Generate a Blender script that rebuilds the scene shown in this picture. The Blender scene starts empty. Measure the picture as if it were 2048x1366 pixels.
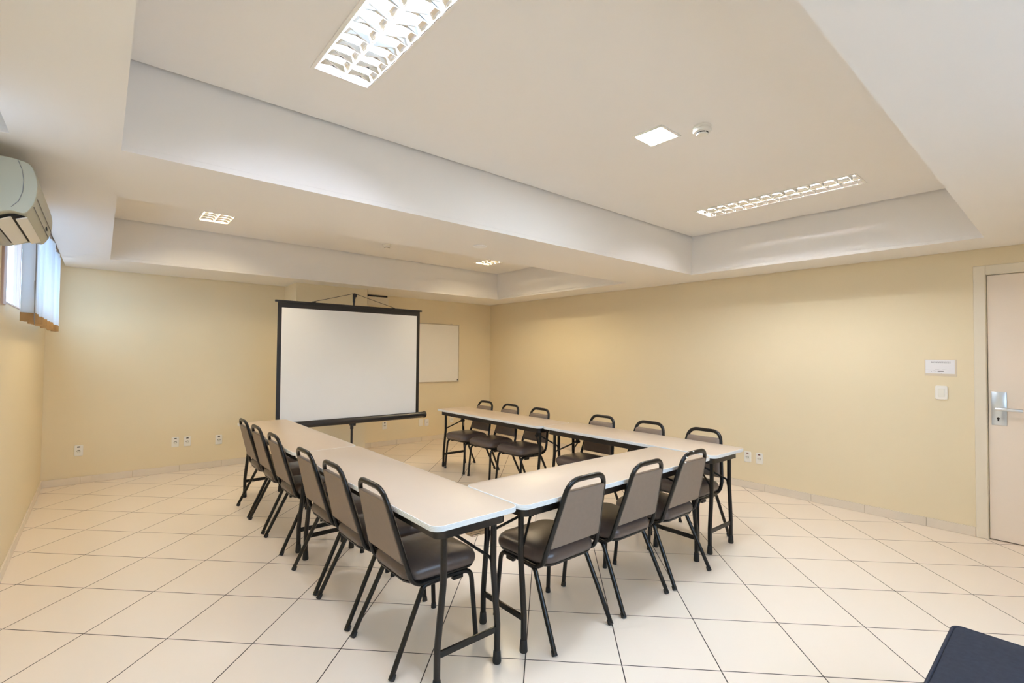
import bpy, bmesh, math, random
from mathutils import Vector, Matrix
random.seed(7)
SC = bpy.context.scene
COL = SC.collection
PI = math.pi

# ------------------------------------------------------------------ materials
def mat(name, col, rough=0.5, metal=0.0, spec=0.5, emit=None, es=0.0, coat=0.0):
    m = bpy.data.materials.new(name); m.use_nodes = True
    b = m.node_tree.nodes['Principled BSDF']
    b.inputs['Base Color'].default_value = (*col, 1)
    b.inputs['Roughness'].default_value = rough
    b.inputs['Metallic'].default_value = metal
    b.inputs['Specular IOR Level'].default_value = spec
    if coat: b.inputs['Coat Weight'].default_value = coat
    if emit:
        b.inputs['Emission Color'].default_value = (*emit, 1)
        b.inputs['Emission Strength'].default_value = es
    return m

def vary(m, scale=6.0, amount=0.06, bump=0.0, bscale=200.0, coord='Object'):
    """slight procedural mottling of the base colour, and a fine bump"""
    nt = m.node_tree; b = nt.nodes['Principled BSDF']
    tc = nt.nodes.new('ShaderNodeTexCoord')
    n = nt.nodes.new('ShaderNodeTexNoise'); n.inputs['Scale'].default_value = scale; n.inputs['Detail'].default_value = 4
    nt.links.new(tc.outputs[coord], n.inputs['Vector'])
    mx = nt.nodes.new('ShaderNodeMix'); mx.data_type = 'RGBA'
    c = b.inputs['Base Color'].default_value[:3]
    mx.inputs['A'].default_value = (*[x*(1-amount) for x in c], 1)
    mx.inputs['B'].default_value = (*[min(1, x*(1+amount)) for x in c], 1)
    nt.links.new(n.outputs['Fac'], mx.inputs['Factor'])
    nt.links.new(mx.outputs['Result'], b.inputs['Base Color'])
    if bump:
        n2 = nt.nodes.new('ShaderNodeTexNoise'); n2.inputs['Scale'].default_value = bscale
        nt.links.new(tc.outputs[coord], n2.inputs['Vector'])
        bp = nt.nodes.new('ShaderNodeBump'); bp.inputs['Strength'].default_value = bump; bp.inputs['Distance'].default_value = 0.002
        nt.links.new(n2.outputs['Fac'], bp.inputs['Height']); nt.links.new(bp.outputs['Normal'], b.inputs['Normal'])
    return m

M = {}
M['wall'] = vary(mat('wall_paint', (0.775, 0.672, 0.47), 0.55, spec=0.35), 1.5, 0.02)
M['ceil'] = vary(mat('ceiling_paint', (0.85, 0.832, 0.812), 0.7, spec=0.25), 1.2, 0.015)
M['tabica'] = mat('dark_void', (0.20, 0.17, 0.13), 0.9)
M['base'] = vary(mat('skirting_tile', (0.74, 0.66, 0.55), 0.25), 9, 0.05)
M['grout'] = mat('grout', (0.10, 0.07, 0.05), 0.9)
M['trim'] = mat('door_trim_paint', (0.77, 0.70, 0.57), 0.4)
M['door'] = vary(mat('door_paint', (0.84, 0.74, 0.63), 0.4), 2, 0.015)
M['frame'] = vary(mat('dark_enamel_steel', (0.0085, 0.007, 0.0055), 0.27, spec=0.36), 30, 0.2)
M['vinyl'] = vary(mat('brown_vinyl', (0.092, 0.067, 0.058), 0.27, spec=0.6), 40, 0.10, 0.25, 380)
M['vinylback'] = vary(mat('taupe_vinyl', (0.205, 0.154, 0.117), 0.42, spec=0.5), 40, 0.10, 0.25, 380)
M['rubber'] = mat('black_rubber', (0.013, 0.012, 0.011), 0.6)
M['lam'] = vary(mat('beige_laminate', (0.60, 0.49, 0.38), 0.32, spec=0.5), 14, 0.015)
M['edge'] = mat('white_ribbed_edge', (0.78, 0.80, 0.80), 0.35)
M['apron'] = vary(mat('dark_brown_steel', (0.015, 0.011, 0.008), 0.32, spec=0.45), 25, 0.25)
M['white'] = mat('white_plastic', (0.82, 0.80, 0.74), 0.35)
M['ivory'] = mat('ivory_plastic', (0.78, 0.76, 0.68), 0.38)
M['acbody'] = mat('aged_grey_plastic', (0.44, 0.43, 0.335), 0.4)
M['dark'] = mat('dark_gap', (0.02, 0.016, 0.013), 0.8)
M['black'] = vary(mat('screen_black', (0.014, 0.012, 0.012), 0.4), 20, 0.2)
M['fabric'] = vary(mat('screen_matte_white', (0.80, 0.82, 0.85), 0.75, spec=0.2), 2, 0.01)
M['board'] = mat('whiteboard_gloss', (0.86, 0.83, 0.77), 0.25)
M['alu'] = mat('aluminium', (0.62, 0.55, 0.44), 0.4, metal=0.5)
M['chrome'] = mat('satin_chrome', (0.72, 0.76, 0.80), 0.28, metal=1.0)
M['steelplate'] = vary(mat('floor_plate_steel', (0.30, 0.24, 0.17), 0.35, metal=0.7), 40, 0.3)
M['paper'] = mat('paper', (0.80, 0.79, 0.80), 0.7)
M['ink'] = mat('grey_ink', (0.25, 0.24, 0.24), 0.8)
M['ink2'] = mat('black_ink', (0.03, 0.03, 0.03), 0.8)
M['holder'] = mat('clear_sleeve', (0.70, 0.61, 0.48), 0.15)
M['red'] = mat('red_brown_label', (0.13, 0.04, 0.02), 0.5)
M['navy'] = vary(mat('navy_cloth', (0.029, 0.032, 0.044), 0.85, spec=0.2), 60, 0.3, 0.5, 700)
M['navypipe'] = mat('navy_piping', (0.018, 0.020, 0.032), 0.8)
M['winframe'] = mat('rosy_beige_frame', (0.55, 0.42, 0.36), 0.4)
M['slat'] = mat('blind_fabric', (0.84, 0.86, 0.88), 0.8)
_nt = M['slat'].node_tree; _b = _nt.nodes['Principled BSDF']          # thin cloth lets daylight through
_t = _nt.nodes.new('ShaderNodeBsdfTranslucent'); _t.inputs[0].default_value = (0.80, 0.84, 0.88, 1)
_m = _nt.nodes.new('ShaderNodeMixShader'); _m.inputs[0].default_value = 0.72
_nt.links.new(_b.outputs[0], _m.inputs[1]); _nt.links.new(_t.outputs[0], _m.inputs[2]); _nt.links.new(_m.outputs[0], _nt.nodes['Material Output'].inputs[0])
M['weight'] = vary(mat('brown_weight', (0.36, 0.21, 0.08), 0.6), 30, 0.2)
M['rail'] = mat('blind_rail', (0.30, 0.22, 0.17), 0.4)
M['lampmetal'] = mat('white_lamp_metal', (0.84, 0.82, 0.78), 0.35)
M['mirror'] = mat('louver_aluminium', (0.84, 0.82, 0.78), 0.17, metal=1.0)
M['outground'] = mat('outside_paving', (0.6, 0.6, 0.6), 0.9)

def emis(name, col, st):
    m = bpy.data.materials.new(name); m.use_nodes = True
    nt = m.node_tree; nt.nodes.clear()
    e = nt.nodes.new('ShaderNodeEmission'); e.inputs[0].default_value = (*col, 1); e.inputs[1].default_value = st
    o = nt.nodes.new('ShaderNodeOutputMaterial'); nt.links.new(e.outputs[0], o.inputs[0]); return m
TUBE = 85.0
SKY = 4.4
M['tube'] = emis('tube_glow', (0.89, 0.98, 1.18), TUBE*1.3)
M['tube_warm'] = emis('tube_glow_warm', (0.98, 0.98, 1.03), TUBE*1.15)
M['tube_warmer'] = emis('tube_glow_warmer', (1.0, 0.82, 0.54), TUBE*1.1)
M['led'] = emis('led_glow', (0.82, 0.95, 1.08), 105.0)

def glass():
    m = bpy.data.materials.new('window_glass'); m.use_nodes = True
    nt = m.node_tree; nt.nodes.clear()
    t = nt.nodes.new('ShaderNodeBsdfTransparent'); t.inputs[0].default_value = (0.93, 0.96, 0.97, 1)
    g = nt.nodes.new('ShaderNodeBsdfGlossy'); g.inputs['Roughness'].default_value = 0.02
    mx = nt.nodes.new('ShaderNodeMixShader'); mx.inputs[0].default_value = 0.06
    o = nt.nodes.new('ShaderNodeOutputMaterial')
    nt.links.new(t.outputs[0], mx.inputs[1]); nt.links.new(g.outputs[0], mx.inputs[2]); nt.links.new(mx.outputs[0], o.inputs[0])
    return m
M['glass'] = glass()

def tile_mat():
    """square tiles laid on the diagonal; grid measured on the floor"""
    m = mat('floor_tile', (0.7, 0.6, 0.48), 0.22, spec=0.5)
    nt = m.node_tree; b = nt.nodes['Principled BSDF']; L = nt.links
    tc = nt.nodes.new('ShaderNodeTexCoord')
    def vm(op, a=None, v=None):
        n = nt.nodes.new('ShaderNodeVectorMath'); n.operation = op
        if a is not None: L.new(a, n.inputs[0])
        if v is not None: n.inputs[1].default_value = v
        return n
    def mm(op, a, v=None, b2=None):
        n = nt.nodes.new('ShaderNodeMath'); n.operation = op
        L.new(a, n.inputs[0])
        if v is not None: n.inputs[1].default_value = v
        if b2 is not None: L.new(b2, n.inputs[1])
        return n
    o = Vector((-0.36356, 3.69946)); e1 = (0.32649, -0.32411); e2 = (0.31659, 0.32062)
    det = e1[0]*e2[1]-e2[0]*e1[1]
    i1 = (e2[1]/det, -e2[0]/det, 0); i2 = (-e1[1]/det, e1[0]/det, 0)
    s = vm('SUBTRACT', tc.outputs['Object'], (o.x, o.y, 0))
    A = vm('DOT_PRODUCT', s.outputs[0], i1).outputs['Value']; B = vm('DOT_PRODUCT', s.outputs[0], i2).outputs['Value']
    def dist(a):      # distance from nearest integer, in tiles
        r = mm('ROUND', a); d = mm('SUBTRACT', a, b2=r.outputs[0]); return mm('ABSOLUTE', d.outputs[0])
    dmin = mm('MINIMUM', dist(A).outputs[0], b2=dist(B).outputs[0])
    mr = nt.nodes.new('ShaderNodeMapRange'); mr.inputs['From Min'].default_value = 0.0047; mr.inputs['From Max'].default_value = 0.0068
    L.new(dmin.outputs[0], mr.inputs['Value'])
    # per-tile tint
    fa = mm('FLOOR', A); fb = mm('FLOOR', B)
    cx = nt.nodes.new('ShaderNodeCombineXYZ'); L.new(fa.outputs[0], cx.inputs[0]); L.new(fb.outputs[0], cx.inputs[1])
    wn = nt.nodes.new('ShaderNodeTexWhiteNoise'); wn.noise_dimensions = '2D'; L.new(cx.outputs[0], wn.inputs['Vector'])
    no = nt.nodes.new('ShaderNodeTexNoise'); no.inputs['Scale'].default_value = 5; no.inputs['Detail'].default_value = 6
    L.new(tc.outputs['Object'], no.inputs['Vector'])
    ad = mm('MULTIPLY', wn.outputs['Value'], 0.45); ad2 = mm('MULTIPLY', no.outputs['Fac'], 0.55); sm = mm('ADD', ad.outputs[0], b2=ad2.outputs[0])
    mx = nt.nodes.new('ShaderNodeMix'); mx.data_type = 'RGBA'
    mx.inputs['A'].default_value = (0.86, 0.752, 0.625, 1); mx.inputs['B'].default_value = (0.885, 0.785, 0.668, 1)
    L.new(sm.outputs[0], mx.inputs['Factor'])
    m2 = nt.nodes.new('ShaderNodeMix'); m2.data_type = 'RGBA'
    m2.inputs['A'].default_value = (0.040, 0.025, 0.015, 1)
    L.new(mr.outputs['Result'], m2.inputs['Factor']); L.new(mx.outputs['Result'], m2.inputs['B'])
    L.new(m2.outputs['Result'], b.inputs['Base Color'])
    rr = nt.nodes.new('ShaderNodeMapRange'); rr.inputs['To Min'].default_value = 0.8; rr.inputs['To Max'].default_value = 0.24
    L.new(mr.outputs['Result'], rr.inputs['Value']); L.new(rr.outputs['Result'], b.inputs['Roughness'])
    bp = nt.nodes.new('ShaderNodeBump'); bp.inputs['Strength'].default_value = 0.35; bp.inputs['Distance'].default_value = 0.002
    L.new(mr.outputs['Result'], bp.inputs['Height']); L.new(bp.outputs['Normal'], b.inputs['Normal'])
    return m
M['tile'] = tile_mat()

# ------------------------------------------------------------------ mesh helpers
def obj(name, bm, m, parent=None, smooth=True, loc=None):
    bmesh.ops.recalc_face_normals(bm, faces=bm.faces)
    me = bpy.data.meshes.new(name); bm.to_mesh(me); bm.free()
    if smooth:
        try: me.shade_auto_smooth
        except AttributeError: pass
        for p in me.polygons: p.use_smooth = True
        me.set_sharp_from_angle(angle=math.radians(35))
    for mm_ in (m if isinstance(m, (list, tuple)) else [m]): me.materials.append(mm_)
    o = bpy.data.objects.new(name, me); COL.objects.link(o)
    if parent: o.parent = parent
    if loc: o.location = loc
    return o
def tag(o, label, cat, group=None):
    o['label'] = label; o['category'] = cat
    if group: o['group'] = group
    return o
def thing(name, label, cat, loc=(0, 0, 0), rz=0, group=None):
    o = bpy.data.objects.new(name, None); COL.objects.link(o)
    o.empty_display_size = 0.1
    o.location = loc; o.rotation_euler = (0, 0, rz)
    return tag(o, label, cat, group)
def struct(name, bm, m, parent=None, smooth=False):
    o = obj(name, bm, m, parent, smooth)
    if not parent: o['kind'] = 'structure'
    return o
def dup(root, label=None, group=None):
    def cp(o, par):
        c = o.copy(); COL.objects.link(c)
        if par: c.parent = par
        for ch in o.children: cp(ch, c)
        return c
    r = cp(root, None)
    if label: r['label'] = label
    if group: r['group'] = group
    return r
def BM(): return bmesh.new()
def box(bm, x0, x1, y0, y1, z0, z1, bev=0.0, seg=2, mi=0):
    r = bmesh.ops.create_cube(bm, size=1)
    vs = r['verts']
    for v in vs:
        v.co = Vector(((x0+x1)/2+v.co.x*(x1-x0), (y0+y1)/2+v.co.y*(y1-y0), (z0+z1)/2+v.co.z*(z1-z0)))
    if mi:
        for f in {f for v in vs for f in v.link_faces}: f.material_index = mi
    if bev:
        es = list({e for v in vs for e in v.link_edges})
        bmesh.ops.bevel(bm, geom=es, offset=bev, segments=seg, affect='EDGES', profile=0.5)
def cyl(bm, p0, p1, r0, r1=None, n=16, caps=True):
    p0, p1 = Vector(p0), Vector(p1); r1 = r0 if r1 is None else r1
    d = (p1-p0).normalized(); a = Vector((0, 0, 1)) if abs(d.z) < .9 else Vector((1, 0, 0))
    u = d.cross(a).normalized(); w = d.cross(u)
    A = [bm.verts.new(p0+(u*math.cos(t)+w*math.sin(t))*r0) for t in [2*PI*i/n for i in range(n)]]
    B = [bm.verts.new(p1+(u*math.cos(t)+w*math.sin(t))*r1) for t in [2*PI*i/n for i in range(n)]]
    for i in range(n): bm.faces.new((A[i], A[(i+1) % n], B[(i+1) % n], B[i]))
    if caps: bm.faces.new(A[::-1]); bm.faces.new(B)
def fillet(pts, r, n=5):
    pts = [Vector(p) for p in pts]; out = [pts[0]]
    for i in range(1, len(pts)-1):
        rr = r[i] if isinstance(r, dict) and i in r else (r if not isinstance(r, dict) else 0)
        a, b, c = pts[i-1], pts[i], pts[i+1]
        u = (a-b); v = (c-b)
        ang = u.angle(v)
        if not rr or ang > PI-0.02: out.append(b); continue
        t = min(rr/math.tan(ang/2), u.length*.49, v.length*.49)
        p, q = b+u.normalized()*t, b+v.normalized()*t
        for k in range(n+1):
            s = k/n
            out.append(p*(1-s)**2+b*2*s*(1-s)+q*s*s)
    out.append(pts[-1]); return out
def sweep(bm, pts, ra, rb=None, side=(1, 0, 0), n=12, caps=True, scale=None):
    """tube along pts; ra = half width along the side vector, rb across it"""
    rb = ra if rb is None else rb
    pts = [Vector(p) for p in pts]; rings = []
    s = Vector(side)
    for i, p in enumerate(pts):
        d = (pts[min(i+1, len(pts)-1)]-pts[max(i-1, 0)]).normalized()
        s2 = s-d*s.dot(d)
        if s2.length < 1e-4: s2 = d.orthogonal()
        s = s2.normalized(); w = d.cross(s)
        k = scale[i] if scale else 1
        rings.append([bm.verts.new(p+(s*math.cos(t)*ra+w*math.sin(t)*rb)*k) for t in [2*PI*(j+.5)/n for j in range(n)]])
    for a, b in zip(rings, rings[1:]):
        for j in range(n): bm.faces.new((a[j], a[(j+1) % n], b[(j+1) % n], b[j]))
    if caps: bm.faces.new(rings[0][::-1]); bm.faces.new(rings[-1])
def rrect(hx, hy, r, n=6, cx=0, cy=0):
    out = []
    for sx, sy, a0 in ((1, 1, 0), (-1, 1, PI/2), (-1, -1, PI), (1, -1, 1.5*PI)):
        for k in range(n+1):
            a = a0+PI/2*k/n
            out.append((cx+sx*(hx-r)+r*math.cos(a), cy+sy*(hy-r)+r*math.sin(a)))
    return out
def loft(bm, loops, cap0=True, cap1=True, close=True):
    """loops: list of lists of 3D points with equal count"""
    R = [[bm.verts.new(p) for p in lp] for lp in loops]
    n = len(R[0])
    for a, b in zip(R, R[1:]):
        for j in range(n if close else n-1): bm.faces.new((a[j], a[(j+1) % n], b[(j+1) % n], b[j]))
    if cap0: bm.faces.new(R[0][::-1])
    if cap1: bm.faces.new(R[-1])
    return R
def lathe(bm, prof, c=(0, 0, 0), n=32, axis='z'):
    c = Vector(c)
    loops = []
    for r, h in prof:
        lp = []
        for i in range(n):
            a = 2*PI*i/n
            x, y = r*math.cos(a), r*math.sin(a)
            lp.append(c+(Vector((x, y, h)) if axis == 'z' else Vector((x, h, y)) if axis == 'y' else Vector((h, x, y))))
        loops.append(lp)
    loft(bm, loops)
def quadplate(bm, pts, th, nrm):
    nrm = Vector(nrm)*th
    loft(bm, [[Vector(p) for p in pts], [Vector(p)+nrm for p in pts]])

# ------------------------------------------------------------------ room dimensions (metres)
XL, XR, YB, YF = -0.4616, 5.564, 7.178, -0.95
HC, HU, TOP = 2.388, 2.81, 3.0
C1 = (0.050, 5.045, 0.458, 2.822)      # coffers: x0,x1,y0,y1
C2 = (0.044, 5.032, 3.700, 6.303)
SLX = -0.315                           # room-side edge of the blind slot
PX0, PX1, PYF = 1.935, 2.905, 6.645    # pillar

bm = BM(); box(bm, XL-.2, XR+.2, YF-.2, YB+.2, -0.12, 0.0); struct('floor', bm, M['tile'])
bm = BM(); box(bm, XL-.15, XR+.15, YB, YB+.15, 0.0, TOP); struct('wall_back', bm, M['wall'])
W3 = (0.20, 2.90); W3Z = (1.00, 2.25)
bm = BM()      # wall behind the camera with a wide window
box(bm, XL-.15, XR+.15, YF-.15, YF, 0.0, W3Z[0]); box(bm, XL-.15, XR+.15, YF-.15, YF, W3Z[1], TOP)
box(bm, XL-.15, W3[0], YF-.15, YF, W3Z[0], W3Z[1]); box(bm, W3[1], XR+.15, YF-.15, YF, W3Z[0], W3Z[1])
struct('wall_front', bm, M['wall'])
bm = BM(); box(bm, PX0, PX1, PYF, YB, 0.0, TOP); struct('wall_pillar', bm, M['wall'])
# right wall with the doorway
DY1, DY0, DZ = 0.500, -0.42, 2.172
bm = BM()
box(bm, XR, XR+.15, DY1, YB, 0, TOP); box(bm, XR, XR+.15, YF, DY0, 0, TOP); box(bm, XR, XR+.15, DY0, DY1, DZ, TOP)
struct('wall_right', bm, M['wall'])
# left wall with two window openings
W1 = (4.26, 6.86); W2 = (2.42, 2.86); WZ = (1.766, 2.46); WH2 = 2.395
bm = BM()
box(bm, XL-.15, XL, YF, YB, 0, WZ[0]); box(bm, XL-.15, XL, YF, YB, WZ[1], TOP); box(bm, XL-.15, XL, W2[0], W2[1], WH2, WZ[1])
for y0, y1 in ((YF, W2[0]), (W2[1], W1[0]), (W1[1], YB)): box(bm, XL-.15, XL, y0, y1, WZ[0], WZ[1])
struct('wall_left', bm, M['wall'])

# ceiling: soffit with two coffers, coffer sides, raised panels, blind slots
bm = BM()
xs = [SLX, C1[0], C1[1], XR-.010]; ys = [YF, C1[2], C1[3], C2[2], C2[3], YB-.008]
g = {}
for i, x in enumerate(xs):
    for j, y in enumerate(ys): g[i, j] = bm.verts.new((x, y, HC))
fs = []
for i in range(len(xs)-1):
    for j in range(len(ys)-1):
        if i == 1 and j in (1, 3): continue
        fs.append(bm.faces.new((g[i, j], g[i, j+1], g[i+1, j+1], g[i+1, j])))
r = bmesh.ops.extrude_face_region(bm, geom=fs)
bmesh.ops.translate(bm, verts=[v for v in r['geom'] if isinstance(v, bmesh.types.BMVert)], vec=(0, 0, .028))
box(bm, XL+.001, SLX, W2[1]+.06, W1[0]-.22, HC, HC+.028)
struct('ceiling', bm, M['ceil'])
def coffer(name, c, x_fix=None):
    x0, x1, y0, y1 = c
    bm = BM(); t = .02; z0 = HC+.0285; z1 = 2.93
    box(bm, x0-t, x0, y0-t, y1+t, z0, z1); box(bm, x1, x1+t, y0-t, y1+t, z0, z1)
    box(bm, x0, x1, y0-t, y0, z0, z1); box(bm, x0, x1, y1, y1+t, z0, z1)
    return struct(name, bm, M['ceil'])
coffer('wall_coffer', C1); coffer('wall_coffer', C2)
GR = 0.022
FIX1 = [(0.862, 1.69), (4.285, 1.665)]; FIX2 = [(0.850, 5.150), (4.275, 5.115)]
FW, FL = 0.270, 1.235     # luminaire opening
LEDP = (2.539, 1.652, 0.095)
def upper(name, c, fixtures, led=None):
    """raised panel with real openings for the luminaires"""
    x0, x1, y0, y1 = c[0]+GR, c[1]-GR, c[2]+GR, c[3]-GR
    holes = [(fx-FW/2+.004, fx+FW/2-.004, fy-FL/2+.004, fy+FL/2-.004) for fx, fy in fixtures]
    if led: holes.append((led[0]-led[2]+.006, led[0]+led[2]-.006, led[1]-led[2]+.006, led[1]+led[2]-.006))
    xs = sorted({x0, x1, *[h[k] for h in holes for k in (0, 1)]}); ys = sorted({y0, y1, *[h[k] for h in holes for k in (2, 3)]})
    bm = BM(); g = {(i, j): bm.verts.new((x, y, HU)) for i, x in enumerate(xs) for j, y in enumerate(ys)}
    fs = []
    for i in range(len(xs)-1):
        for j in range(len(ys)-1):
            mx, my = (xs[i]+xs[i+1])/2, (ys[j]+ys[j+1])/2
            if any(h[0] < mx < h[1] and h[2] < my < h[3] for h in holes): continue
            fs.append(bm.faces.new((g[i, j], g[i, j+1], g[i+1, j+1], g[i+1, j])))
    r = bmesh.ops.extrude_face_region(bm, geom=fs)
    bmesh.ops.translate(bm, verts=[v for v in r['geom'] if isinstance(v, bmesh.types.BMVert)], vec=(0, 0, .02))
    bmesh.ops.delete(bm, geom=[v for v in bm.verts if not v.link_faces], context='VERTS')
    return struct(name, bm, M['ceil'])
upper('ceiling_panel', C1, FIX1, LEDP); upper('ceiling_panel', C2, FIX2)
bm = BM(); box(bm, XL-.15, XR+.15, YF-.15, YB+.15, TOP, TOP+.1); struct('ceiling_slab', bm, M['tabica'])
# closed top and room-side cheek of the blind slots
bm = BM()
for y0, y1 in ((YF, W2[1]+.06), (W1[0]-.22, YB-.001)):
    box(bm, XL, SLX+.02, y0, y1, 2.565, 2.585); box(bm, SLX, SLX+.02, y0, y1, HC+.0285, 2.565)
box(bm, XL, SLX, W2[1]+.06, W2[1]+.08, HC+.0285, 2.565); box(bm, XL, SLX, W1[0]-.24, W1[0]-.22, HC+.0285, 2.565)
struct('trim_1', bm, M['ceil'])

# skirting tiles with joints
def skirt(name, segs):
    bm = BM()
    for (ax, a0, a1, c, s) in segs:       # axis, from, to, wall coordinate, outward sign
        t0 = a0; step = .452; k = 0
        cuts = [a0]
        a = a0+step*0.7
        while a < a1-.02: cuts.append(a); a += step
        cuts.append(a1)
        for p, q in zip(cuts, cuts[1:]):
            lo, hi = p+.0012, q-.0012
            c0, c1 = sorted((c+s*.0004, c+s*.011))
            if ax == 'x': box(bm, lo, hi, c0, c1, .001, .078, .0015, 1)
            else: box(bm, c0, c1, lo, hi, .001, .078, .0015, 1)
    return struct(name, bm, M['base'])
skirt('baseboard_back', [('x', XL, PX0, YB, -1), ('x', PX1, XR, YB, -1)])
skirt('baseboard_pillar', [('x', PX0-.011, PX1+.011, PYF, -1), ('y', PYF, YB-.011, PX0, -1), ('y', PYF, YB-.011, PX1, 1)])
skirt('baseboard_left', [('y', YF, YB-.011, XL, 1)])
skirt('baseboard_right', [('y', .575, YB-.011, XR, -1)])

# door
bm = BM(); box(bm, XR+.012, XR+.047, DY0+.012, DY1-.007, .008, DZ-.008, .002, 1)
door = struct('door_1', bm, M['door'])
bm = BM(); tw = .074
box(bm, XR-.012, XR, DY1, DY1+tw, 0, DZ+tw, .003, 1); box(bm, XR-.012, XR, DY0-tw, DY0, 0, DZ+tw, .003, 1)
box(bm, XR-.012, XR, DY0, DY1, DZ, DZ+tw, .003, 1)
box(bm, XR, XR+.15, DY1-.004, DY1, 0, DZ); box(bm, XR, XR+.15, DY0, DY0+.004, 0, DZ); box(bm, XR, XR+.15, DY0, DY1, DZ-.004, DZ)
struct('trim_2', bm, M['trim'])
bm = BM(); box(bm, XR+.075, XR+.085, DY0, DY1, 0, DZ); struct('door_gap_shade', bm, M['dark'], None)['kind'] = 'structure'  # dark sheet filling the doorway behind the leaf, so its gaps read as shade
PXP = XR+.012
hp = BM(); box(hp, PXP-.004, PXP, .386, .475, .935, 1.207, .003, 2); plate = obj('lock_plate', hp, M['chrome'], door)
bm = BM()
cyl(bm, (PXP-.004, .432, 1.068), (PXP-.05, .432, 1.068), .011, n=16)
sweep(bm, fillet([(PXP-.046, .447, 1.068), (PXP-.054, .40, 1.068), (PXP-.056, .33, 1.067), (PXP-.050, .295, 1.066)], .02), .0125, .0085, side=(0, 0, 1), n=14,
      scale=None)
obj('lever_handle', bm, M['chrome'], door)['label'] = 'satin metal lever handle'
bm = BM(); cyl(bm, (PXP-.0035, .436, .990), (PXP-.0046, .436, .990), .009, n=16); box(bm, PXP-.0046, PXP-.0035, .431, .441, .968, .990)
obj('keyhole', bm, M['dark'], door)

# windows
def window(name, y0, y1, mull, head=None):
    z0, z1 = WZ[0], head or WZ[1]; x0, x1 = XL-.085, XL-.045
    bm = BM(); f = .035
    box(bm, x0, x1, y0, y1, z0, z0+f); box(bm, x0, x1, y0, y1, z1-f, z1)
    box(bm, x0, x1, y0, y0+f, z0+f, z1-f); box(bm, x0, x1, y1-f, y1, z0+f, z1-f)
    for y in mull: box(bm, x0, x1, y-.02, y+.02, z0+f, z1-f)
    w = struct(name, bm, M['winframe'])
    bm = BM(); ed = [y0+f]+[v for y in mull for v in (y-.02, y+.02)]+[y1-f]
    for a, b in zip(ed[::2], ed[1::2]): box(bm, XL-.067, XL-.063, a, b, z0+f, z1-f)
    obj('pane', bm, M['glass'], w, smooth=False)
    bm = BM(); box(bm, XL-.045, XL+.004, y0, y1, z0-.001, z0+.012, .002, 1)
    obj('window_sill', bm, M['winframe'], w)
    return w
w1 = window('window_1', *W1, (5.52,))
bm = BM(); box(bm, XL-.002, XL+.012, W1[0]-.12, W1[0], WZ[0]-.02, 2.38, .003, 1); obj('casing', bm, M['winframe'], w1)
window('window_2', *W2, (), WH2)
bm = BM(); f = .04; y0, y1 = YF-.09, YF-.05
box(bm, W3[0], W3[1], y0, y1, W3Z[0], W3Z[0]+f); box(bm, W3[0], W3[1], y0, y1, W3Z[1]-f, W3Z[1])
ed = [W3[0], 1.10, 2.00, W3[1]]
for x in ed: box(bm, max(x-f/2, W3[0]), min(x+f/2, W3[1]), y0, y1, W3Z[0]+f, W3Z[1]-f)
w3 = struct('window_3', bm, M['winframe'])
bm = BM()
for a, b in zip(ed, ed[1:]): box(bm, a+f/2, b-f/2, YF-.072, YF-.068, W3Z[0]+f, W3Z[1]-f)
obj('pane', bm, M['glass'], w3, smooth=False)

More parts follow.
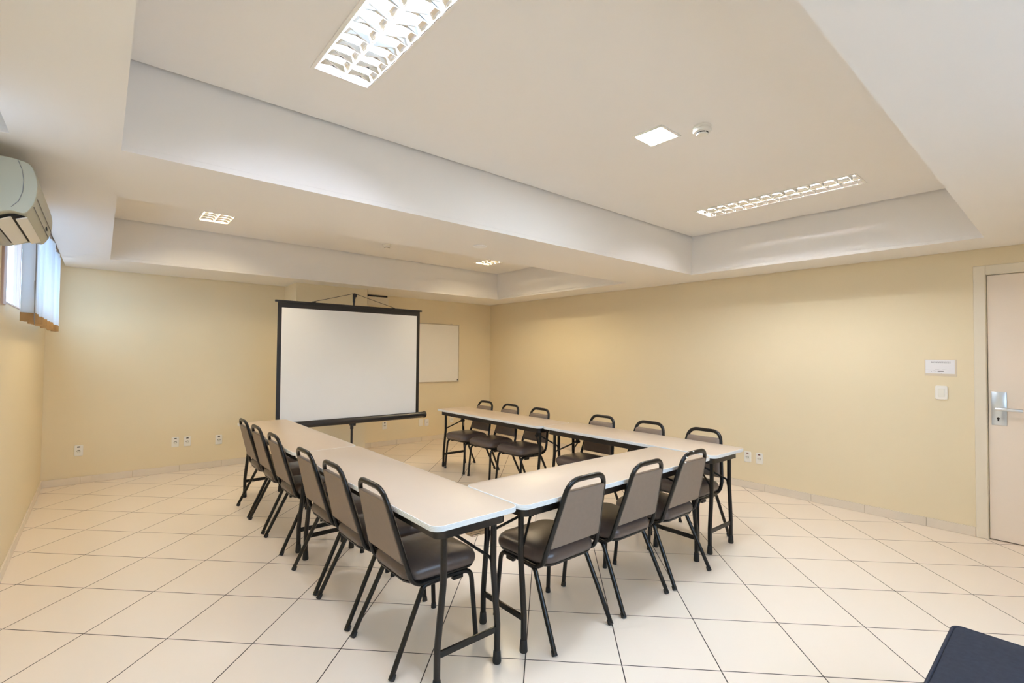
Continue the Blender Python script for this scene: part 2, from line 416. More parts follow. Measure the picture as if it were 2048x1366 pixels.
# ------------------------------------------------------------------ chairs (local: +Y forward, origin on the floor between the rear feet)
def make_chair():
    t = thing('padded_chair', '', 'chair')
    # seat cushion
    bm = BM(); loops = []
    def outline(ins, z, dome=0):
        p = rrect(.212-ins, .2075-ins, max(.078-ins*.3, .03), 11, 0, .292)
        return [Vector((x*(1-.07*(.5-(y-.085)/.415)), y, z)) for x, y in p]
    for ins, z in ((.030, .390), (.012, .393), (.002, .404), (.0, .418), (.002, .434), (.009, .449), (.022, .461), (.045, .470), (.085, .477), (.125, .481), (.165, .483)):
        loops.append(outline(ins, z))
    loft(bm, loops)
    obj('seat', bm, M['vinyl'], t)
    bm = BM(); loft(bm, [outline(.012, .382), outline(.008, .393)])
    obj('seat_pan', bm, M['frame'], t)
    # upholstered back panel, leaning between the posts
    bm = BM()
    def lean(z): return .088-.107*(z-.45)/.40          # y of the post centre at height z
    loops = []
    for d, ins in ((-.0135, .010), (-.0145, .003), (-.011, 0), (.012, 0), (.020, .006), (.026, .020)):
        lp = []
        for sx, sz, a0 in ((1, 1, 0), (-1, 1, PI/2), (-1, -1, PI), (1, -1, 1.5*PI)):
            for k in range(5):
                a = a0+PI/2*k/4; rr = .012
                z = .636+sz*(.151-ins-rr)+rr*math.sin(a)
                hw = .187-(z-.485)/.302*.0455-ins
                lp.append(Vector((sx*(hw-rr)+rr*math.cos(a), lean(z)+d, z)))
        loops.append(lp)
    loft(bm, loops)
    obj('backrest', bm, M['vinylback'], t)
    # arched tube of the back, curving under the seat
    bm = BM()
    L = [(-.190, .285, .3785), (-.1955, .150, .3775), (-.2005, .104, .405), (-.2005, lean(.46), .46), (-.1385, lean(.842), .842)]
    path = L+[(-x, y, z) for x, y, z in L[::-1]]
    path = [Vector(p) for p in path]
    # last pair joins straight across
    path = fillet(path, {1: .06, 2: .07, 3: .1, 4: .088, 5: .088, 6: .1, 7: .07, 8: .06}, 7)
    sweep(bm, path, .0118, .0150, side=(0, 0, 1), n=14)
    obj('back_frame', bm, M['frame'], t)
    # legs: one bent tube per leg, meeting under the seat rail
    for s in (-1, 1):
        bm = BM()
        p = fillet([(s*.218, 0, .010), (s*.196, .172, .366), (s*.190, .315, .3705)], .035, 6)
        sweep(bm, p, .0125, n=12); lg = obj('leg', bm, M['frame'], t)
        bm = BM(); d = (Vector((s*.196, .172, .366))-Vector((s*.218, 0, 0))).normalized(); b0 = Vector((s*.218, 0, 0))
        cyl(bm, b0+Vector((0, 0, .001)), b0+d*.028, .0155, .0135, 14); obj('rubber_tip', bm, M['rubber'], lg)
        bm = BM()
        p = fillet([(s*.208, .478, .010), (s*.192, .452, .366), (s*.190, .315, .3705)], .055, 7)
        sweep(bm, p, .0125, n=12); lg = obj('leg', bm, M['frame'], t)
        bm = BM(); cyl(bm, (s*.208, .478, .001), (s*.206, .4765, .028), .0155, .0135, 14); obj('rubber_tip', bm, M['rubber'], lg)
    bm = BM()
    for y in (.235, .40): box(bm, -.186, .186, y-.010, y+.010, .362, .381, .003, 1)
    for s in (-1, 1): box(bm, s*.190-.012, s*.190+.012, .34, .40, .340, .360, .003, 1)
    obj('seat_frame', bm, M['frame'], t)
    return t
CH = make_chair()
CH.name = 'padded_chair'
LEFTG, RIGHTG, FRONTG = 'chairs along the left row of tables', 'chairs along the right row of tables', 'chairs along the front table'
SPOTS = [
 # x, y, rotation, label, group
 (1.028, 2.244, -PI/2, 'brown padded chair at the left tables nearest the camera, whole seat in view', LEFTG),
 (1.026, 2.757, -PI/2, 'brown padded chair at the left tables, second from the camera', LEFTG),
 (1.024, 3.247, -PI/2, 'brown padded chair at the left tables, third from the camera, before the table joint', LEFTG),
 (1.028, 3.994, -PI/2, 'brown padded chair at the left tables, third from the far end, past the table joint', LEFTG),
 (1.027, 4.522, -PI/2, 'brown padded chair at the left tables, second from the far end', LEFTG),
 (1.028, 5.015, -PI/2, 'brown padded chair at the left tables, farthest away, beside the back wall', LEFTG),
 (1.942, 1.682, 0.0, 'brown padded chair at the front table, leftmost, its back turned fully to the camera', FRONTG),
 (2.490, 1.677, 0.0, 'brown padded chair in the middle of the three at the front table', FRONTG),
 (3.003, 1.668, 0.0, 'brown padded chair at the front table, rightmost, white paint chips on its top rail', FRONTG),
 (3.893, 5.115, PI/2, 'brown padded chair behind the right tables, farthest, next to the room corner', RIGHTG),
 (3.893, 4.600, PI/2, 'brown padded chair behind the right tables, second from the room corner', RIGHTG),
 (3.893, 4.070, PI/2, 'brown padded chair behind the right tables, third from the room corner, at the table joint', RIGHTG),
 (3.955, 3.205, PI/2, 'brown padded chair behind the right tables, third from the near end, past the joint', RIGHTG),
 (3.955, 2.640, PI/2, 'brown padded chair behind the right tables, second from the near end', RIGHTG),
 (3.955, 2.100, PI/2, 'brown padded chair behind the right tables, nearest the door', RIGHTG),
]
for i, (x, y, rz, lab, grp) in enumerate(SPOTS):
    c = CH if i == 0 else dup(CH)
    c.location = (x, y, 0); c.rotation_euler = (0, 0, rz); c['label'] = lab; c['group'] = grp
    if 'paint chips' in lab:
        for px, pz in ((-.1475, .795), (-.133, .826), (-.050, .8545)):
            bm = BM()
            bmesh.ops.create_icosphere(bm, subdivisions=2, radius=1, matrix=Matrix.Translation((px, -.030, pz)) @ Matrix.Diagonal((.006, .005, .004, 1)))
            obj('paint_chip', bm, M['white'], c)['label'] = 'bare white chip in the dark paint'

# ------------------------------------------------------------------ folding tables (local: length along Y, origin on the floor at the centre)
TZ = 0.750
def make_table(name_label, cx, cy, rz, Ln, W=.475):
    t = thing('folding_table', name_label, 'table', (cx, cy, 0), rz, 'folding tables set in a U')
    hx, hy = W/2-.001, Ln/2-.001
    bm = BM(); R = .050
    def lp(ins, z): return [Vector((x, y, z)) for x, y in rrect(hx-ins, hy-ins, R-ins*.5, 8)]
    loft(bm, [lp(.003, TZ-.021), lp(.003, TZ-.001), lp(.0045, TZ)])
    top = obj('tabletop', bm, M['lam'], t)
    bm = BM()
    prof = [(.0035, TZ-.024), (.0005, TZ-.0235), (0, TZ-.0195), (.0014, TZ-.0185), (.0, TZ-.0175), (0, TZ-.0125), (.0014, TZ-.0115), (0, TZ-.0105), (0, TZ-.0060), (.0014, TZ-.005), (.0, TZ-.0040), (.0005, TZ-.0008), (.0028, TZ-.0003)]
    loft(bm, [lp(a, z) for a, z in prof]); obj('edge_band', bm, M['edge'], t)
    bm = BM()
    def ap(ins, z, r): return [Vector((x, y, z)) for x, y in rrect(hx-ins, hy-ins, r, 6)]
    a0, a1 = TZ-.075, TZ-.0235
    loft(bm, [ap(.042, a0, .045), ap(.042, a1, .045), ap(.048, a1, .040), ap(.048, a0, .040), ap(.042, a0, .045)], False, False)
    obj('apron', bm, M['apron'], t)
    for e in (-1, 1):
        ye = e*(hy-.080); yh = e*(hy-.262)
        for s in (-1, 1):
            bm = BM()
            sweep(bm, fillet([(s*.139, ye, a1), (s*.139, ye, .470), (s*.167, ye, .185), (s*.167, ye, .012)], .15, 6), .0150, n=14)
            lg = obj('leg', bm, M['frame'], t)
            bm = BM(); lathe(bm, [(.0185, .001), (.0205, .008), (.0175, .055), (.0155, .062)], (s*.167, ye, 0), 18)
            obj('rubber_foot', bm, M['rubber'], lg)
            bm = BM()
            sweep(bm, fillet([(s*.139, ye-e*.010, .455), (s*.137, ye-e*.014, .50), (s*.016, yh, TZ-.146)], .03, 5), .0075, n=10)
            obj('brace', bm, M['frame'], t)
        bm = BM(); box(bm, -.166, .166, ye-.006, ye+.006, .148, .178, .002, 1); obj('stretcher', bm, M['frame'], t)
        bm = BM(); box(bm, -.022, .022, yh-.016, yh+.016, TZ-.160, TZ-.134, .005, 2); cyl(bm, (-.03, yh, TZ-.146), (.03, yh, TZ-.146), .012, n=12)
        box(bm, -.014, .014, yh-.012, yh+.012, TZ-.134, TZ-.0235)
        obj('brace_hinge', bm, M['rubber'], t)
    return t
make_table('long beige folding table in the left row nearest the camera, rounded white edge', 1.307, (1.742+3.668)/2, 0, 3.668-1.742)
make_table('beige folding table at the far end of the left row, before the projection screen', 1.307, (3.668+5.585)/2, 0, 5.585-3.668)
make_table('beige folding table across the front, joining the left and right rows', (1.548+3.378)/2, 1.972, PI/2, 3.378-1.548, .490)
make_table('beige folding table in the right row nearest the door wall outlets', 3.660, (1.725+3.540)/2, 0, 3.540-1.725, .500)
make_table('beige folding table in the right row, the far one near the room corner', 3.610, (3.540+5.490)/2, 0, 5.490-3.540, .480)

# ------------------------------------------------------------------ projection screen on a tripod
SX, SY = 2.466, 5.99
t = thing('projection_screen', 'white tripod projection screen with black border in front of the pillar', 'screen', (SX, SY, 0))
hw = .925; zb, zt = .652, 2.055
bm = BM(); box(bm, -hw+.045, hw-.045, -.0015, .0015, zb, zt-.060); obj('screen_fabric', bm, M['fabric'], t, smooth=False)
bm = BM()
box(bm, -hw, -hw+.045, -.002, .002, zb-.05, zt); box(bm, hw-.045, hw, -.002, .002, zb-.05, zt); box(bm, -hw+.045, hw-.045, -.002, .002, zt-.060, zt)
obj('border', bm, M['black'], t, smooth=False)
bm = BM(); box(bm, -.955, .955, -.012, .012, zt, zt+.024, .003, 1)
for x in (-.52, .52): box(bm, x-.02, x+.02, -.014, .014, zt+.022, zt+.034, .003, 1)
obj('top_bar', bm, M['black'], t)
bm = BM(); cyl(bm, (-1.0, 0, .617), (1.0, 0, .617), .041, n=28); case = obj('case', bm, M['black'], t)
bm = BM()
for s in (-1, 1): lathe(bm, [(.044, 0), (.046, s*.02), (.043, s*.032), (.030, s*.036)], (s*1.0, 0, .617), 28, 'x')
obj('end_cap', bm, M['rubber'], case)
bm = BM(); cyl(bm, (0, .060, .12), (0, .060, 1.25), .014, n=16); cyl(bm, (0, .060, 1.25), (0, .060, 2.185), .0105, n=16); obj('mast', bm, M['black'], t)
bm = BM(); box(bm, -.03, .03, .0, .075, .545, .582, .006, 2); cyl(bm, (0, .06, .50), (0, .06, .56), .02, n=14); obj('case_bracket', bm, M['black'], t)
bm = BM(); box(bm, -.016, .016, .040, .072, 2.165, 2.235, .006, 2); box(bm, .0, .034, .040, .066, 2.190, 2.236, .008, 2); cyl(bm, (0, .06, 2.12), (0, .06, 2.17), .016, n=14); obj('hook', bm, M['black'], t)
bm = BM(); sweep(bm, [(-.52, 0, zt+.034), (-.25, .028, 2.165), (0, .045, 2.236), (.25, .028, 2.165), (.52, 0, zt+.034)], .0032, n=8); obj('hanging_cord', bm, M['black'], t)
for a in (PI/2, PI/2+2*PI/3, PI/2-2*PI/3):
    bm = BM(); d = Vector((math.cos(a), math.sin(a), 0)); o0 = Vector((0, .06, .24))
    sweep(bm, fillet([o0+d*.014, o0+d*.06+Vector((0, 0, -.01)), Vector((0, .06, .014))+d*.36], .03), .009, n=10, side=(0, 0, 1)); lg = obj('leg', bm, M['black'], t)
    bm = BM(); bmesh.ops.create_icosphere(bm, subdivisions=2, radius=.0135, matrix=Matrix.Translation(Vector((0, .06, .0145))+d*.36)); obj('rubber_foot', bm, M['rubber'], lg)

# ------------------------------------------------------------------ wall things
t = thing('whiteboard', 'small white dry erase board with thin frame on the back wall beside the screen', 'whiteboard', (4.245, YB, 1.49))
bm = BM(); box(bm, -.600, .600, -.010, -.001, -.495, .488); obj('board_surface', bm, M['board'], t, smooth=False)
bm = BM(); f = .014
box(bm, -.612, .612, -.018, -.001, .484, .484+f, .002, 1); box(bm, -.612, .612, -.020, -.001, -.495-f, -.495, .002, 1)
box(bm, -.612, -.598, -.018, -.001, -.495, .484, .002, 1); box(bm, .598, .612, -.018, -.001, -.495, .484, .002, 1)
obj('board_frame', bm, M['alu'], t)
bm = BM(); box(bm, .575, .59, -.021, -.010, -.487, -.465, .002, 1); obj('corner_clip', bm, M['dark'], t)
bm = BM(); box(bm, .43, .47, -.012, -.001, .498, .510, .002, 1); cyl(bm, (.45, -.012, .504), (.45, -.001, .504), .008, n=12); obj('hanger', bm, M['alu'], t)

def outlet(name, label, pos, wall, red=False, blank=False, group='wall outlets', rot=0):
    rz = 0 if wall == 'back' else -PI/2          # local: faces -Y
    t = thing(name, label, 'outlet' if not blank else 'cover plate', pos, rz, group)
    bm = BM(); hx, hz = .038, .060
    loft(bm, [[Vector((x, y, z)) for x, z in rrect(hx-i, hz-i, .012, 5)] for y, i in ((-.0005, .0), (-.007, 0), (-.010, .003), (-.011, .008))])
    obj('plate', bm, M['white'], t)
    if blank: return t
    bm = BM(); lathe(bm, [(.021, -.0105), (.021, -.0125), (.0185, -.0125), (.0175, -.0112), (.002, -.0112)], (0, 0, -.010), 28, 'y'); obj('socket', bm, M['ivory'], t)
    bm = BM()
    for a in range(9):  # dark arc drawn as the shadow under the socket's upper rim
        th = PI*(.14+.72*a/8)
        bmesh.ops.create_cube(bm, size=1, matrix=Matrix.Translation((.0165*math.cos(th), -.0116, -.010+.0165*math.sin(th))) @ Matrix.Diagonal((.007, .0014, .0045, 1)))
    for dx in (-.0075, 0, .0075): cyl(bm, (dx, -.0110, -.012 if dx else -.009), (dx, -.0124, -.012 if dx else -.009), .0022, n=10)
    obj('pin_holes_and_shadow', bm, M['dark'], t)
    bm = BM(); box(bm, -.0125, .0125, -.0122, -.0105, .035, .047, .001, 1)
    obj('voltage_label', bm, M['red'] if red else M['dark'], t)
    return t
OB = [(-.165, .366, 'white wall outlet alone near the left corner of the back wall', 0),
      (.715, .364, 'white back wall outlet, left of the pair beside the left tables', 0),
      (.838, .360, 'white back wall outlet, right of the pair beside the left tables', 0),
      (1.176, .345, 'white back wall outlet just left of the farthest left chair', 0),
      (3.458, .325, 'white wall outlet under the right half of the projection screen', 0),
      (4.107, .315, 'blank cover plate on the back wall, left of an outlet plate below the screen corner', 1),
      (4.222, .310, 'white plate with a small dark mark, right of the blank cover plate', 2),
      (4.720, .330, 'white wall outlet low on the back wall behind the right tables', 0)]
for x, z, lab, k in OB:
    if k == 2:
        t = thing('wall_outlet', lab, 'outlet', (x, YB, z), 0, 'wall outlets')
        bm = BM(); loft(bm, [[Vector((a, y, b)) for a, b in rrect(.038-i, .060-i, .012, 5)] for y, i in ((-.0005, 0), (-.007, 0), (-.010, .003), (-.011, .008))]); obj('plate', bm, M['paper'], t)
        bm = BM()
        box(bm, -.012, -.008, -.0122, -.0105, -.008, .012); sweep(bm, [(.001, -.0115, -.008), (.0065, -.0115, .012), (.012, -.0115, -.008)], .0016, n=6); box(bm, .003, .010, -.0122, -.0105, -.002, .001)
        obj('marking', bm, M['ink'], t)
    else:
        outlet('outlet_cover' if k else 'wall_outlet', lab, (x, YB, z), 'back', blank=bool(k))
outlet('wall_outlet', 'white outlet on the right wall, left of the pair near the table end', (XR, 2.432, .350), 'right', red=True)
outlet('wall_outlet', 'white outlet on the right wall, right of the pair near the table end', (XR, 2.305, .350), 'right', red=True)

t = thing('light_switch', 'square white rocker light switch on the wall beside the door, under the paper sign', 'light switch', (XR, .782, 1.178), -PI/2)
bm = BM(); loft(bm, [[Vector((a, y, b)) for a, b in rrect(.042-i, .060-i, .014, 6)] for y, i in ((-.0005, 0), (-.008, 0), (-.012, .004), (-.0125, .012))]); obj('plate', bm, M['white'], t)
bm = BM(); box(bm, -.021, .021, -.0165, -.012, -.036, .034, .0015, 1); obj('rocker', bm, M['ivory'], t)

t = thing('wall_sign', 'small landscape paper notice in a clear holder on the wall left of the door', 'sign', (XR, .787, 1.393), -PI/2)
bm = BM(); box(bm, -.106, .106, -.003, -.0005, -.072, .072, .001, 1); obj('sleeve', bm, M['holder'], t)
bm = BM(); box(bm, -.100, .094, -.0042, -.003, -.052, .068); obj('paper_sheet', bm, M['paper'], t, smooth=False)
bm = BM()
for z, a, b in ((.052, -.062, .066), (.043, -.062, .066)):
    x = a
    while x < b:
        w = random.uniform(.006, .013); box(bm, x, min(x+w, b), -.0047, -.0042, z-.0017, z+.0017); x += w+.0022
obj('printed_heading', bm, M['ink'], t, smooth=False)
bm = BM()
for x0 in (-.036, .010):
    for q in range(5): box(bm, x0+q*.006, x0+q*.006+.0046, -.0047, -.0042, -.0165, -.0145)
sweep(bm, [(-.098+.0098*i, -.0044, -.018-.0007*i if i < 5 else -.0215-.0052*(i-5)) for i in range(12)], .0006, n=4)
obj('printed_caption', bm, M['ink'], t, smooth=False)
bm = BM(); box(bm, -.018, .022, -.0047, -.0042, -.0315, -.028)
cyl(bm, (-.060, -.0042, -.034), (-.060, -.0047, -.034), .0022, n=10); cyl(bm, (-.077, -.0042, -.035), (-.077, -.0047, -.035), .0013, n=8); cyl(bm, (-.043, -.0042, -.035), (-.043, -.0047, -.035), .0013, n=8)
obj('printed_mark', bm, M['ink2'], t, smooth=False)

# small box panel and a dark strip drawn as the shaded ceiling gap, right of the pillar
bm = BM(); box(bm, 3.138, 3.490, YB-.010, YB-.0005, 2.225, 2.358, .003, 1)
t = obj('access_panel', bm, M['trim'])
tag(t, 'plain access panel high on the back wall right of the pillar, just under the ceiling', 'panel')
bm = BM(); box(bm, .0, .33, -.011, -.0005, .0, .022); o = obj('gap_shade', bm, M['dark'], t, smooth=False, loc=(3.140, YB, 2.360)); o['label'] = 'dark strip drawn as shade along the top edge'

# floor box
t = thing('floor_box', 'flat brass coloured floor outlet plate on the tiles inside the table ring', 'floor box', (2.415, 3.232, 0))
bm = BM(); box(bm, -.108, .108, -.052, .052, .0005, .005, .0015, 1); obj('cover', bm, M['steelplate'], t)
bm = BM(); box(bm, -.092, -.005, -.038, -.024, .0052, .0062); box(bm, -.092, .06, .006, .010, .0052, .0060); obj('slot', bm, M['dark'], t, smooth=False)
bm = BM(); box(bm, -.098, -.030, -.046, -.040, .0052, .0066); obj('hinge', bm, M['alu'], t, smooth=False)

# ------------------------------------------------------------------ ceiling things
def luminaire(label, cx, cy, tube='tube'):
    t = thing('ceiling_light', label, 'ceiling light', (cx, cy, HU), 0, 'louvred fluorescent ceiling lights')
    hx, hy, d = FW/2, FL/2, .066
    bm = BM(); w = .012
    box(bm, -hx-w, -hx+.004, -hy-w, hy+w, -.006, -.0005, .001, 1); box(bm, hx-.004, hx+w, -hy-w, hy+w, -.006, -.0005, .001, 1)
    box(bm, -hx+.004, hx-.004, -hy-w, -hy+.004, -.006, -.0005, .001, 1); box(bm, -hx+.004, hx-.004, hy-.004, hy+w, -.006, -.0005, .001, 1)
    obj('frame', bm, M['lampmetal'], t)
    bm = BM(); e = .003; i = .006
    box(bm, -hx+i-e, -hx+i, -hy+i, hy-i, .0, d); box(bm, hx-i, hx-i+e, -hy+i, hy-i, .0, d)
    box(bm, -hx+i, hx-i, -hy+i-e, -hy+i, .0, d); box(bm, -hx+i, hx-i, hy-i, hy-i+e, .0, d); box(bm, -hx+i, hx-i, -hy+i, hy-i, d, d+e)
    obj('housing', bm, M['lampmetal'], t, smooth=False)
    # louvre: two parabolic channels with cross blades
    bm = BM()
    xi = hx-i-.001
    for s in (-1, 1):
        # outer wing and centre keel of this channel (curved sheets with thickness)
        for x_low, x_top in ((s*xi, s*(xi-.022)), (s*.002, s*.020)):
            lp = []
            for k in range(6):
                q = k/5; x = x_low+(x_top-x_low)*(q**2); z = -.004+q*.028
                lp.append((x, z))
            A = [Vector((x, -hy+i+.001, z)) for x, z in lp]+[Vector((x+s*.0012 if abs(x_low) < .01 else x+s*.0008, -hy+i+.001, z)) for x, z in lp[::-1]]
            Bq = [Vector((v.x, hy-i-.001, v.z)) for v in A]
            loft(bm, [A, Bq])
        # blades: V-shaped cross louvres, deeper in the middle
        nb = 13; xa, xb = s*.004, s*(xi-.003)
        for k in range(nb):
            y = -hy+i+(k+.5)*(2*(hy-i))/nb
            for sg in (-1, 1):
                top = [(xa+s*.016, .021), (xb-s*.020, .021)]; mid = (xa+xb)/2
                low = [(xb, -.004), (mid+s*.025, .001), (mid, .003), (mid-s*.025, .001), (xa, -.004)]
                lp = [Vector((x, y+sg*(.001+.016*(max(0, (z+.004))/.025)**1.5), z)) for x, z in top+low]
                quadplate(bm, lp, .0007, (0, sg, 0))
    obj('louvre', bm, M['mirror'], t, smooth=False)
    for s in (-1, 1):
        bm = BM(); cyl(bm, (s*.064, -hy+.03, .042), (s*.064, hy-.03, .042), .0125, n=10); obj('fluorescent_tube', bm, M[tube], t)
    return t
luminaire('long louvred light overhead at the top edge, the large glaring one', *FIX1[0])
luminaire('long louvred light in the near ceiling recess toward the right wall', *FIX1[1], 'tube_warm')
luminaire('louvred light on the left of the far ceiling recess, partly cut by the beam', *FIX2[0], 'tube_warmer')
luminaire('louvred light on the right of the far ceiling recess, partly cut by the beam', *FIX2[1], 'tube_warmer')

t = thing('led_panel', 'small square white light panel in the middle of the near ceiling recess', 'ceiling light', (LEDP[0], LEDP[1], HU))
h = LEDP[2]; bm = BM()
for a in ((-h-.01, -h+.006, -h-.01, h+.01), (h-.006, h+.01, -h-.01, h+.01), (-h+.006, h-.006, -h-.01, -h+.006), (-h+.006, h-.006, h-.006, h+.01)): box(bm, *a, -.008, -.0005, .0015, 1)
obj('frame', bm, M['white'], t)
bm = BM(); box(bm, -h+.006, h-.006, -h+.006, h-.006, -.003, .006); obj('diffuser', bm, M['led'], t, smooth=False)

def smoke(label, pos, r=.052):
    t = thing('smoke_detector', label, 'smoke detector', pos)
    k = r/.052; bm = BM()
    lathe(bm, [(.050*k, -.0005), (.052*k, -.004), (.052*k, -.014), (.048*k, -.017), (.050*k, -.020), (.050*k, -.030), (.046*k, -.036), (.034*k, -.038), (.033*k, -.046), (.028*k, -.051), (.010*k, -.053)], n=36)
    obj('body', bm, M['white'], t)
    bm = BM()
    for a0 in range(0, 360, 60):
        A = [math.radians(a0+4+a*52/8) for a in range(9)]
        lp = []
        quad = [[Vector((rr*k*math.cos(a), rr*k*math.sin(a), z)) for rr, z in ((.0318, -.0395), (.0342, -.0395), (.0336, -.0455), (.0318, -.0455))] for a in A]
        loft(bm, quad)
    obj('sensor_slots', bm, M['dark'], t)
    return t
smoke('white smoke detector on the near raised ceiling beside the square light panel', (2.632, 1.408, HU))
smoke('small white detector on the far raised ceiling, mostly hidden by the beam edge', (2.645, 5.50, HU), .050)
bm = BM(); lathe(bm, [(.058, -.0005), (.060, -.003), (.057, -.006), (.02, -.008)], n=40)
t = obj('ceiling_rose', bm, mat('cool_white_plastic', (0.90, 0.92, 0.96), 0.3), loc=(2.425, 3.285, HC)); tag(t, 'flat round white cap on the beam between the two ceiling recesses', 'ceiling cover')

# ------------------------------------------------------------------ air conditioner on the left wall
AY0, AY1 = 3.0, 3.82
t = thing('air_conditioner', 'off-white split air conditioner high on the left wall, seen from its end', 'air conditioner', (XL, AY0, 2.04))
PR = [(0, .005), (0, .262), (.03, .272), (.12, .274), (.200, .266), (.219, .235), (.231, .190), (.233, .150), (.228, .105), (.218, .068), (.200, .036)]
def prof(ins=0):
    c = Vector((.115, .14))
    return [c+(Vector(p)-c)*(1-ins) for p in PR]
bm = BM(); Ln = AY1-AY0
full = PR+[(.185, .030), (.150, .040), (.085, .012), (.06, .003)]
for _k in range(2):      # round the front of the profile
    q = [full[0], full[1]]
    for a, b in zip(full[2:-1], full[3:]):
        q += [(a[0]*.75+b[0]*.25, a[1]*.75+b[1]*.25), (a[0]*.25+b[0]*.75, a[1]*.25+b[1]*.75)]
    full = q+[full[-1]]
def fl(ins, y):
    c = Vector((.11, .14)); return [Vector(((c+(Vector(p)-c)*(1-ins)).x, y, (c+(Vector(p)-c)*(1-ins)).y)) for p in full]
loft(bm, [fl(.03, 0), fl(.006, .004), fl(0, .012), fl(0, Ln-.012), fl(.006, Ln-.004), fl(.03, Ln)])
for v in bm.verts:
    if v.co.x < .002: v.co.x = max(v.co.x, .001)
obj('body', bm, M['acbody'], t)
bm = BM()     # end cap seam
sweep(bm, [(.165, -.0005, .268), (.180, -.0012, .225), (.186, -.0012, .18), (.184, -.0012, .13), (.172, -.0012, .085), (.150, -.0012, .055)], .0013, n=6, side=(1, 0, 0)); obj('seam', bm, M['ink'], t)
bm = BM()     # outlet opening on the underside
loft(bm, [[Vector((x, y, z)) for x, z in ((.190, .0305), (.150, .0385), (.088, .0110), (.080, .0060), (.120, .020), (.165, .026))] for y in (.05, Ln-.12)]); obj('air_outlet', bm, M['dark'], t)
for x0, z0, x1, z1 in ((.196, .026, .160, .012), (.145, .022, .095, -.006)):
    bm = BM(); quadplate(bm, [(x0, .055, z0), (x0, Ln-.125, z0), (x1, Ln-.125, z1), (x1, .055, z1)], .004, (0, 0, 1)); obj('air_vane', bm, M['white'], t)
bm = BM()     # lines of the lower front strip and display
for x, z in ((.2295, .107), (.2195, .070)): box(bm, x-.001, x+.0012, .015, Ln-.015, z-.001, z+.001)
obj('front_groove', bm, M['ink'], t)
bm = BM(); box(bm, .2225, .2262, Ln-.26, Ln-.20, .078, .092); obj('display', bm, M['ink2'], t)

# ------------------------------------------------------------------ vertical blind
BX = -.346
t = thing('vertical_blind', 'white vertical blind with brown weighted hem over the left wall window', 'blind', (BX, 4.12, 0))
y1 = 6.46-4.12
bm = BM(); box(bm, -.022, .022, 0, y1, 2.378, 2.412, .003, 1); obj('headrail', bm, M['rail'], t)
for yb in (.25, y1/2, y1-.25):
    bm = BM(); box(bm, -.012, .012, yb-.015, yb+.015, 2.412, 2.5645); obj('rail_bracket', bm, M['rail'], t)
ns = 27; bs_ = BM(); bw = BM()
for k in range(ns):
    y = .05+k*(y1-.10)/(ns-1); a = math.radians(58+random.uniform(-24, 24)); hw2 = .042
    dx, dy = hw2*math.cos(a), hw2*math.sin(a); jz = random.uniform(-.004, .004)
    nx, ny = -math.sin(a), math.cos(a)
    for b_, z0, z1, th in ((bs_, 1.705+jz, 2.375, .0005), (bw, 1.652+jz, 1.705+jz, .0016)):
        P = [(-dx-nx*th, y-dy-ny*th), (dx-nx*th, y+dy-ny*th), (dx+nx*th, y+dy+ny*th), (-dx+nx*th, y-dy+ny*th)]
        loft(b_, [[Vector((p, q, z0)) for p, q in P], [Vector((p, q, z1)) for p, q in P]])
obj('slats', bs_, M['slat'], t, smooth=False); obj('hem_weights', bw, M['weight'], t, smooth=False)
bm = BM(); sweep(bm, [(.03, .01, 2.375), (.032, .008, 1.9), (.03, .012, 1.66), (.032, .03, 1.632), (.03, .045, 1.66), (.026, .04, 1.9)], .0022, n=6); obj('control_chain', bm, M['ink'], t)

# ------------------------------------------------------------------ navy ottoman bench at the lower right
t = thing('ottoman_bench', 'dark navy fabric bench end in the lower right corner, nearest the camera', 'bench', (2.06, -.045, 0))
bm = BM(); hx, hy = .48, .375
def ol(ins, z, r=.03): return [Vector((x, y, z)) for x, y in rrect(hx-ins, hy-ins, r, 5)]
loft(bm, [ol(.0, .33), ol(0, .435), ol(.010, .447), ol(.05, .4515), ol(.2, .455)]); cu = obj('cushion', bm, M['navy'], t)
bm = BM(); P = ol(.001, .4415); P.append(P[0]); sweep(bm, P, .0055, n=8, caps=False, side=(0, 0, 1)); obj('piping', bm, M['navypipe'], cu)
bm = BM(); loft(bm, [ol(.01, .06), ol(.005, .30), ol(.004, .33)]); obj('base', bm, M['navy'], t)
for sx in (-1, 1):
    for sy in (-1, 1):
        bm = BM(); cyl(bm, (sx*(hx-.06), sy*(hy-.06), .001), (sx*(hx-.06), sy*(hy-.06), .062), .018, .024, 14); obj('leg', bm, M['rubber'], t)

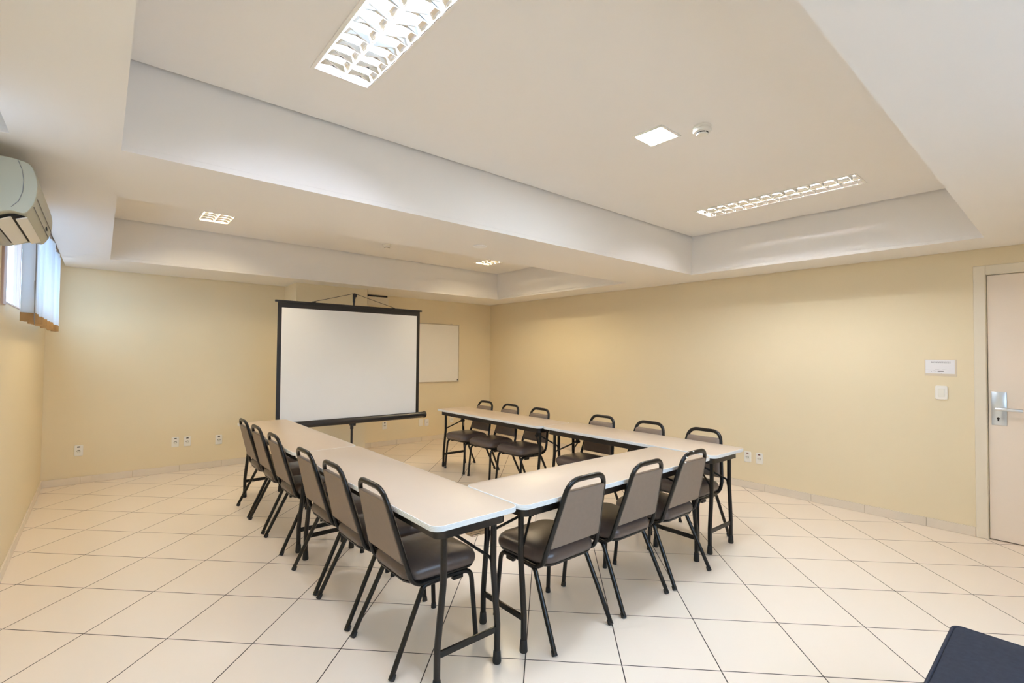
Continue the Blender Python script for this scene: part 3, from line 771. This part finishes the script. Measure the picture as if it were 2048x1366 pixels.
# ------------------------------------------------------------------ daylight and camera
w = bpy.data.worlds.new('daylight'); SC.world = w; w.use_nodes = True
nt = w.node_tree; bg = nt.nodes['Background']; bg.inputs[1].default_value = SKY
tc = nt.nodes.new('ShaderNodeTexCoord'); sp = nt.nodes.new('ShaderNodeSeparateXYZ'); nt.links.new(tc.outputs['Generated'], sp.inputs[0])
rp = nt.nodes.new('ShaderNodeValToRGB'); el = rp.color_ramp.elements           # overcast sky over pale ground
mr = nt.nodes.new('ShaderNodeMapRange'); mr.inputs['From Min'].default_value = -1; nt.links.new(sp.outputs['Z'], mr.inputs['Value'])
nt.links.new(mr.outputs['Result'], rp.inputs['Fac']); nt.links.new(rp.outputs['Color'], bg.inputs[0])
el[0].position = 0.47; el[0].color = (0.21, 0.26, 0.34, 1); el[1].position = 0.53; el[1].color = (0.58, 0.80, 1.10, 1)
def portal(loc, sx, sy, rot):
    L = bpy.data.lights.new('window_daylight', 'AREA'); L.shape = 'RECTANGLE'; L.size = sx; L.size_y = sy; L.cycles.is_portal = True
    o = bpy.data.objects.new('window_daylight', L); COL.objects.link(o); o.location = loc; o.rotation_euler = Matrix(rot).to_euler()
for y0, y1 in (W1, W2):
    portal((XL-.14, (y0+y1)/2, (WZ[0]+WZ[1])/2), y1-y0, WZ[1]-WZ[0], ((0, 0, -1), (1, 0, 0), (0, -1, 0)))
portal(((W3[0]+W3[1])/2, YF-.14, (W3Z[0]+W3Z[1])/2), W3[1]-W3[0], W3Z[1]-W3Z[0], ((-1, 0, 0), (0, 0, -1), (0, -1, 0)))

f_px, yaw, pitch, roll, cyo = 965.9746, 0.7047, 0.0231, 0.0095, 3.255
fw = Vector((math.sin(yaw), math.cos(yaw), 0)); rt = Vector((math.cos(yaw), -math.sin(yaw), 0)); up = Vector((0, 0, 1))
f2 = fw*math.cos(pitch)+up*math.sin(pitch); u2 = up*math.cos(pitch)-fw*math.sin(pitch)
r3 = rt*math.cos(roll)+u2*math.sin(roll); u3 = u2*math.cos(roll)-rt*math.sin(roll)
cam = bpy.data.cameras.new('camera'); cam.sensor_width = 36; cam.lens = f_px/2048*36; cam.shift_y = cyo/2048; cam.clip_start = .02
co = bpy.data.objects.new('camera', cam); COL.objects.link(co)
mw = Matrix((r3, u3, -f2)).transposed().to_4x4(); mw.translation = (0, 0, 1.475); co.matrix_world = mw
SC.camera = co

vs = SC.view_settings
vs.view_transform = 'Standard'; vs.look = 'None'; vs.exposure = 0.97; vs.gamma = 1.0; vs.use_curve_mapping = False
cy = SC.cycles
cy.use_denoising = True; cy.max_bounces = 12; cy.diffuse_bounces = 8; cy.glossy_bounces = 4; cy.transparent_max_bounces = 12
cy.sample_clamp_indirect = 8.0; cy.caustics_reflective = False; cy.caustics_refractive = False
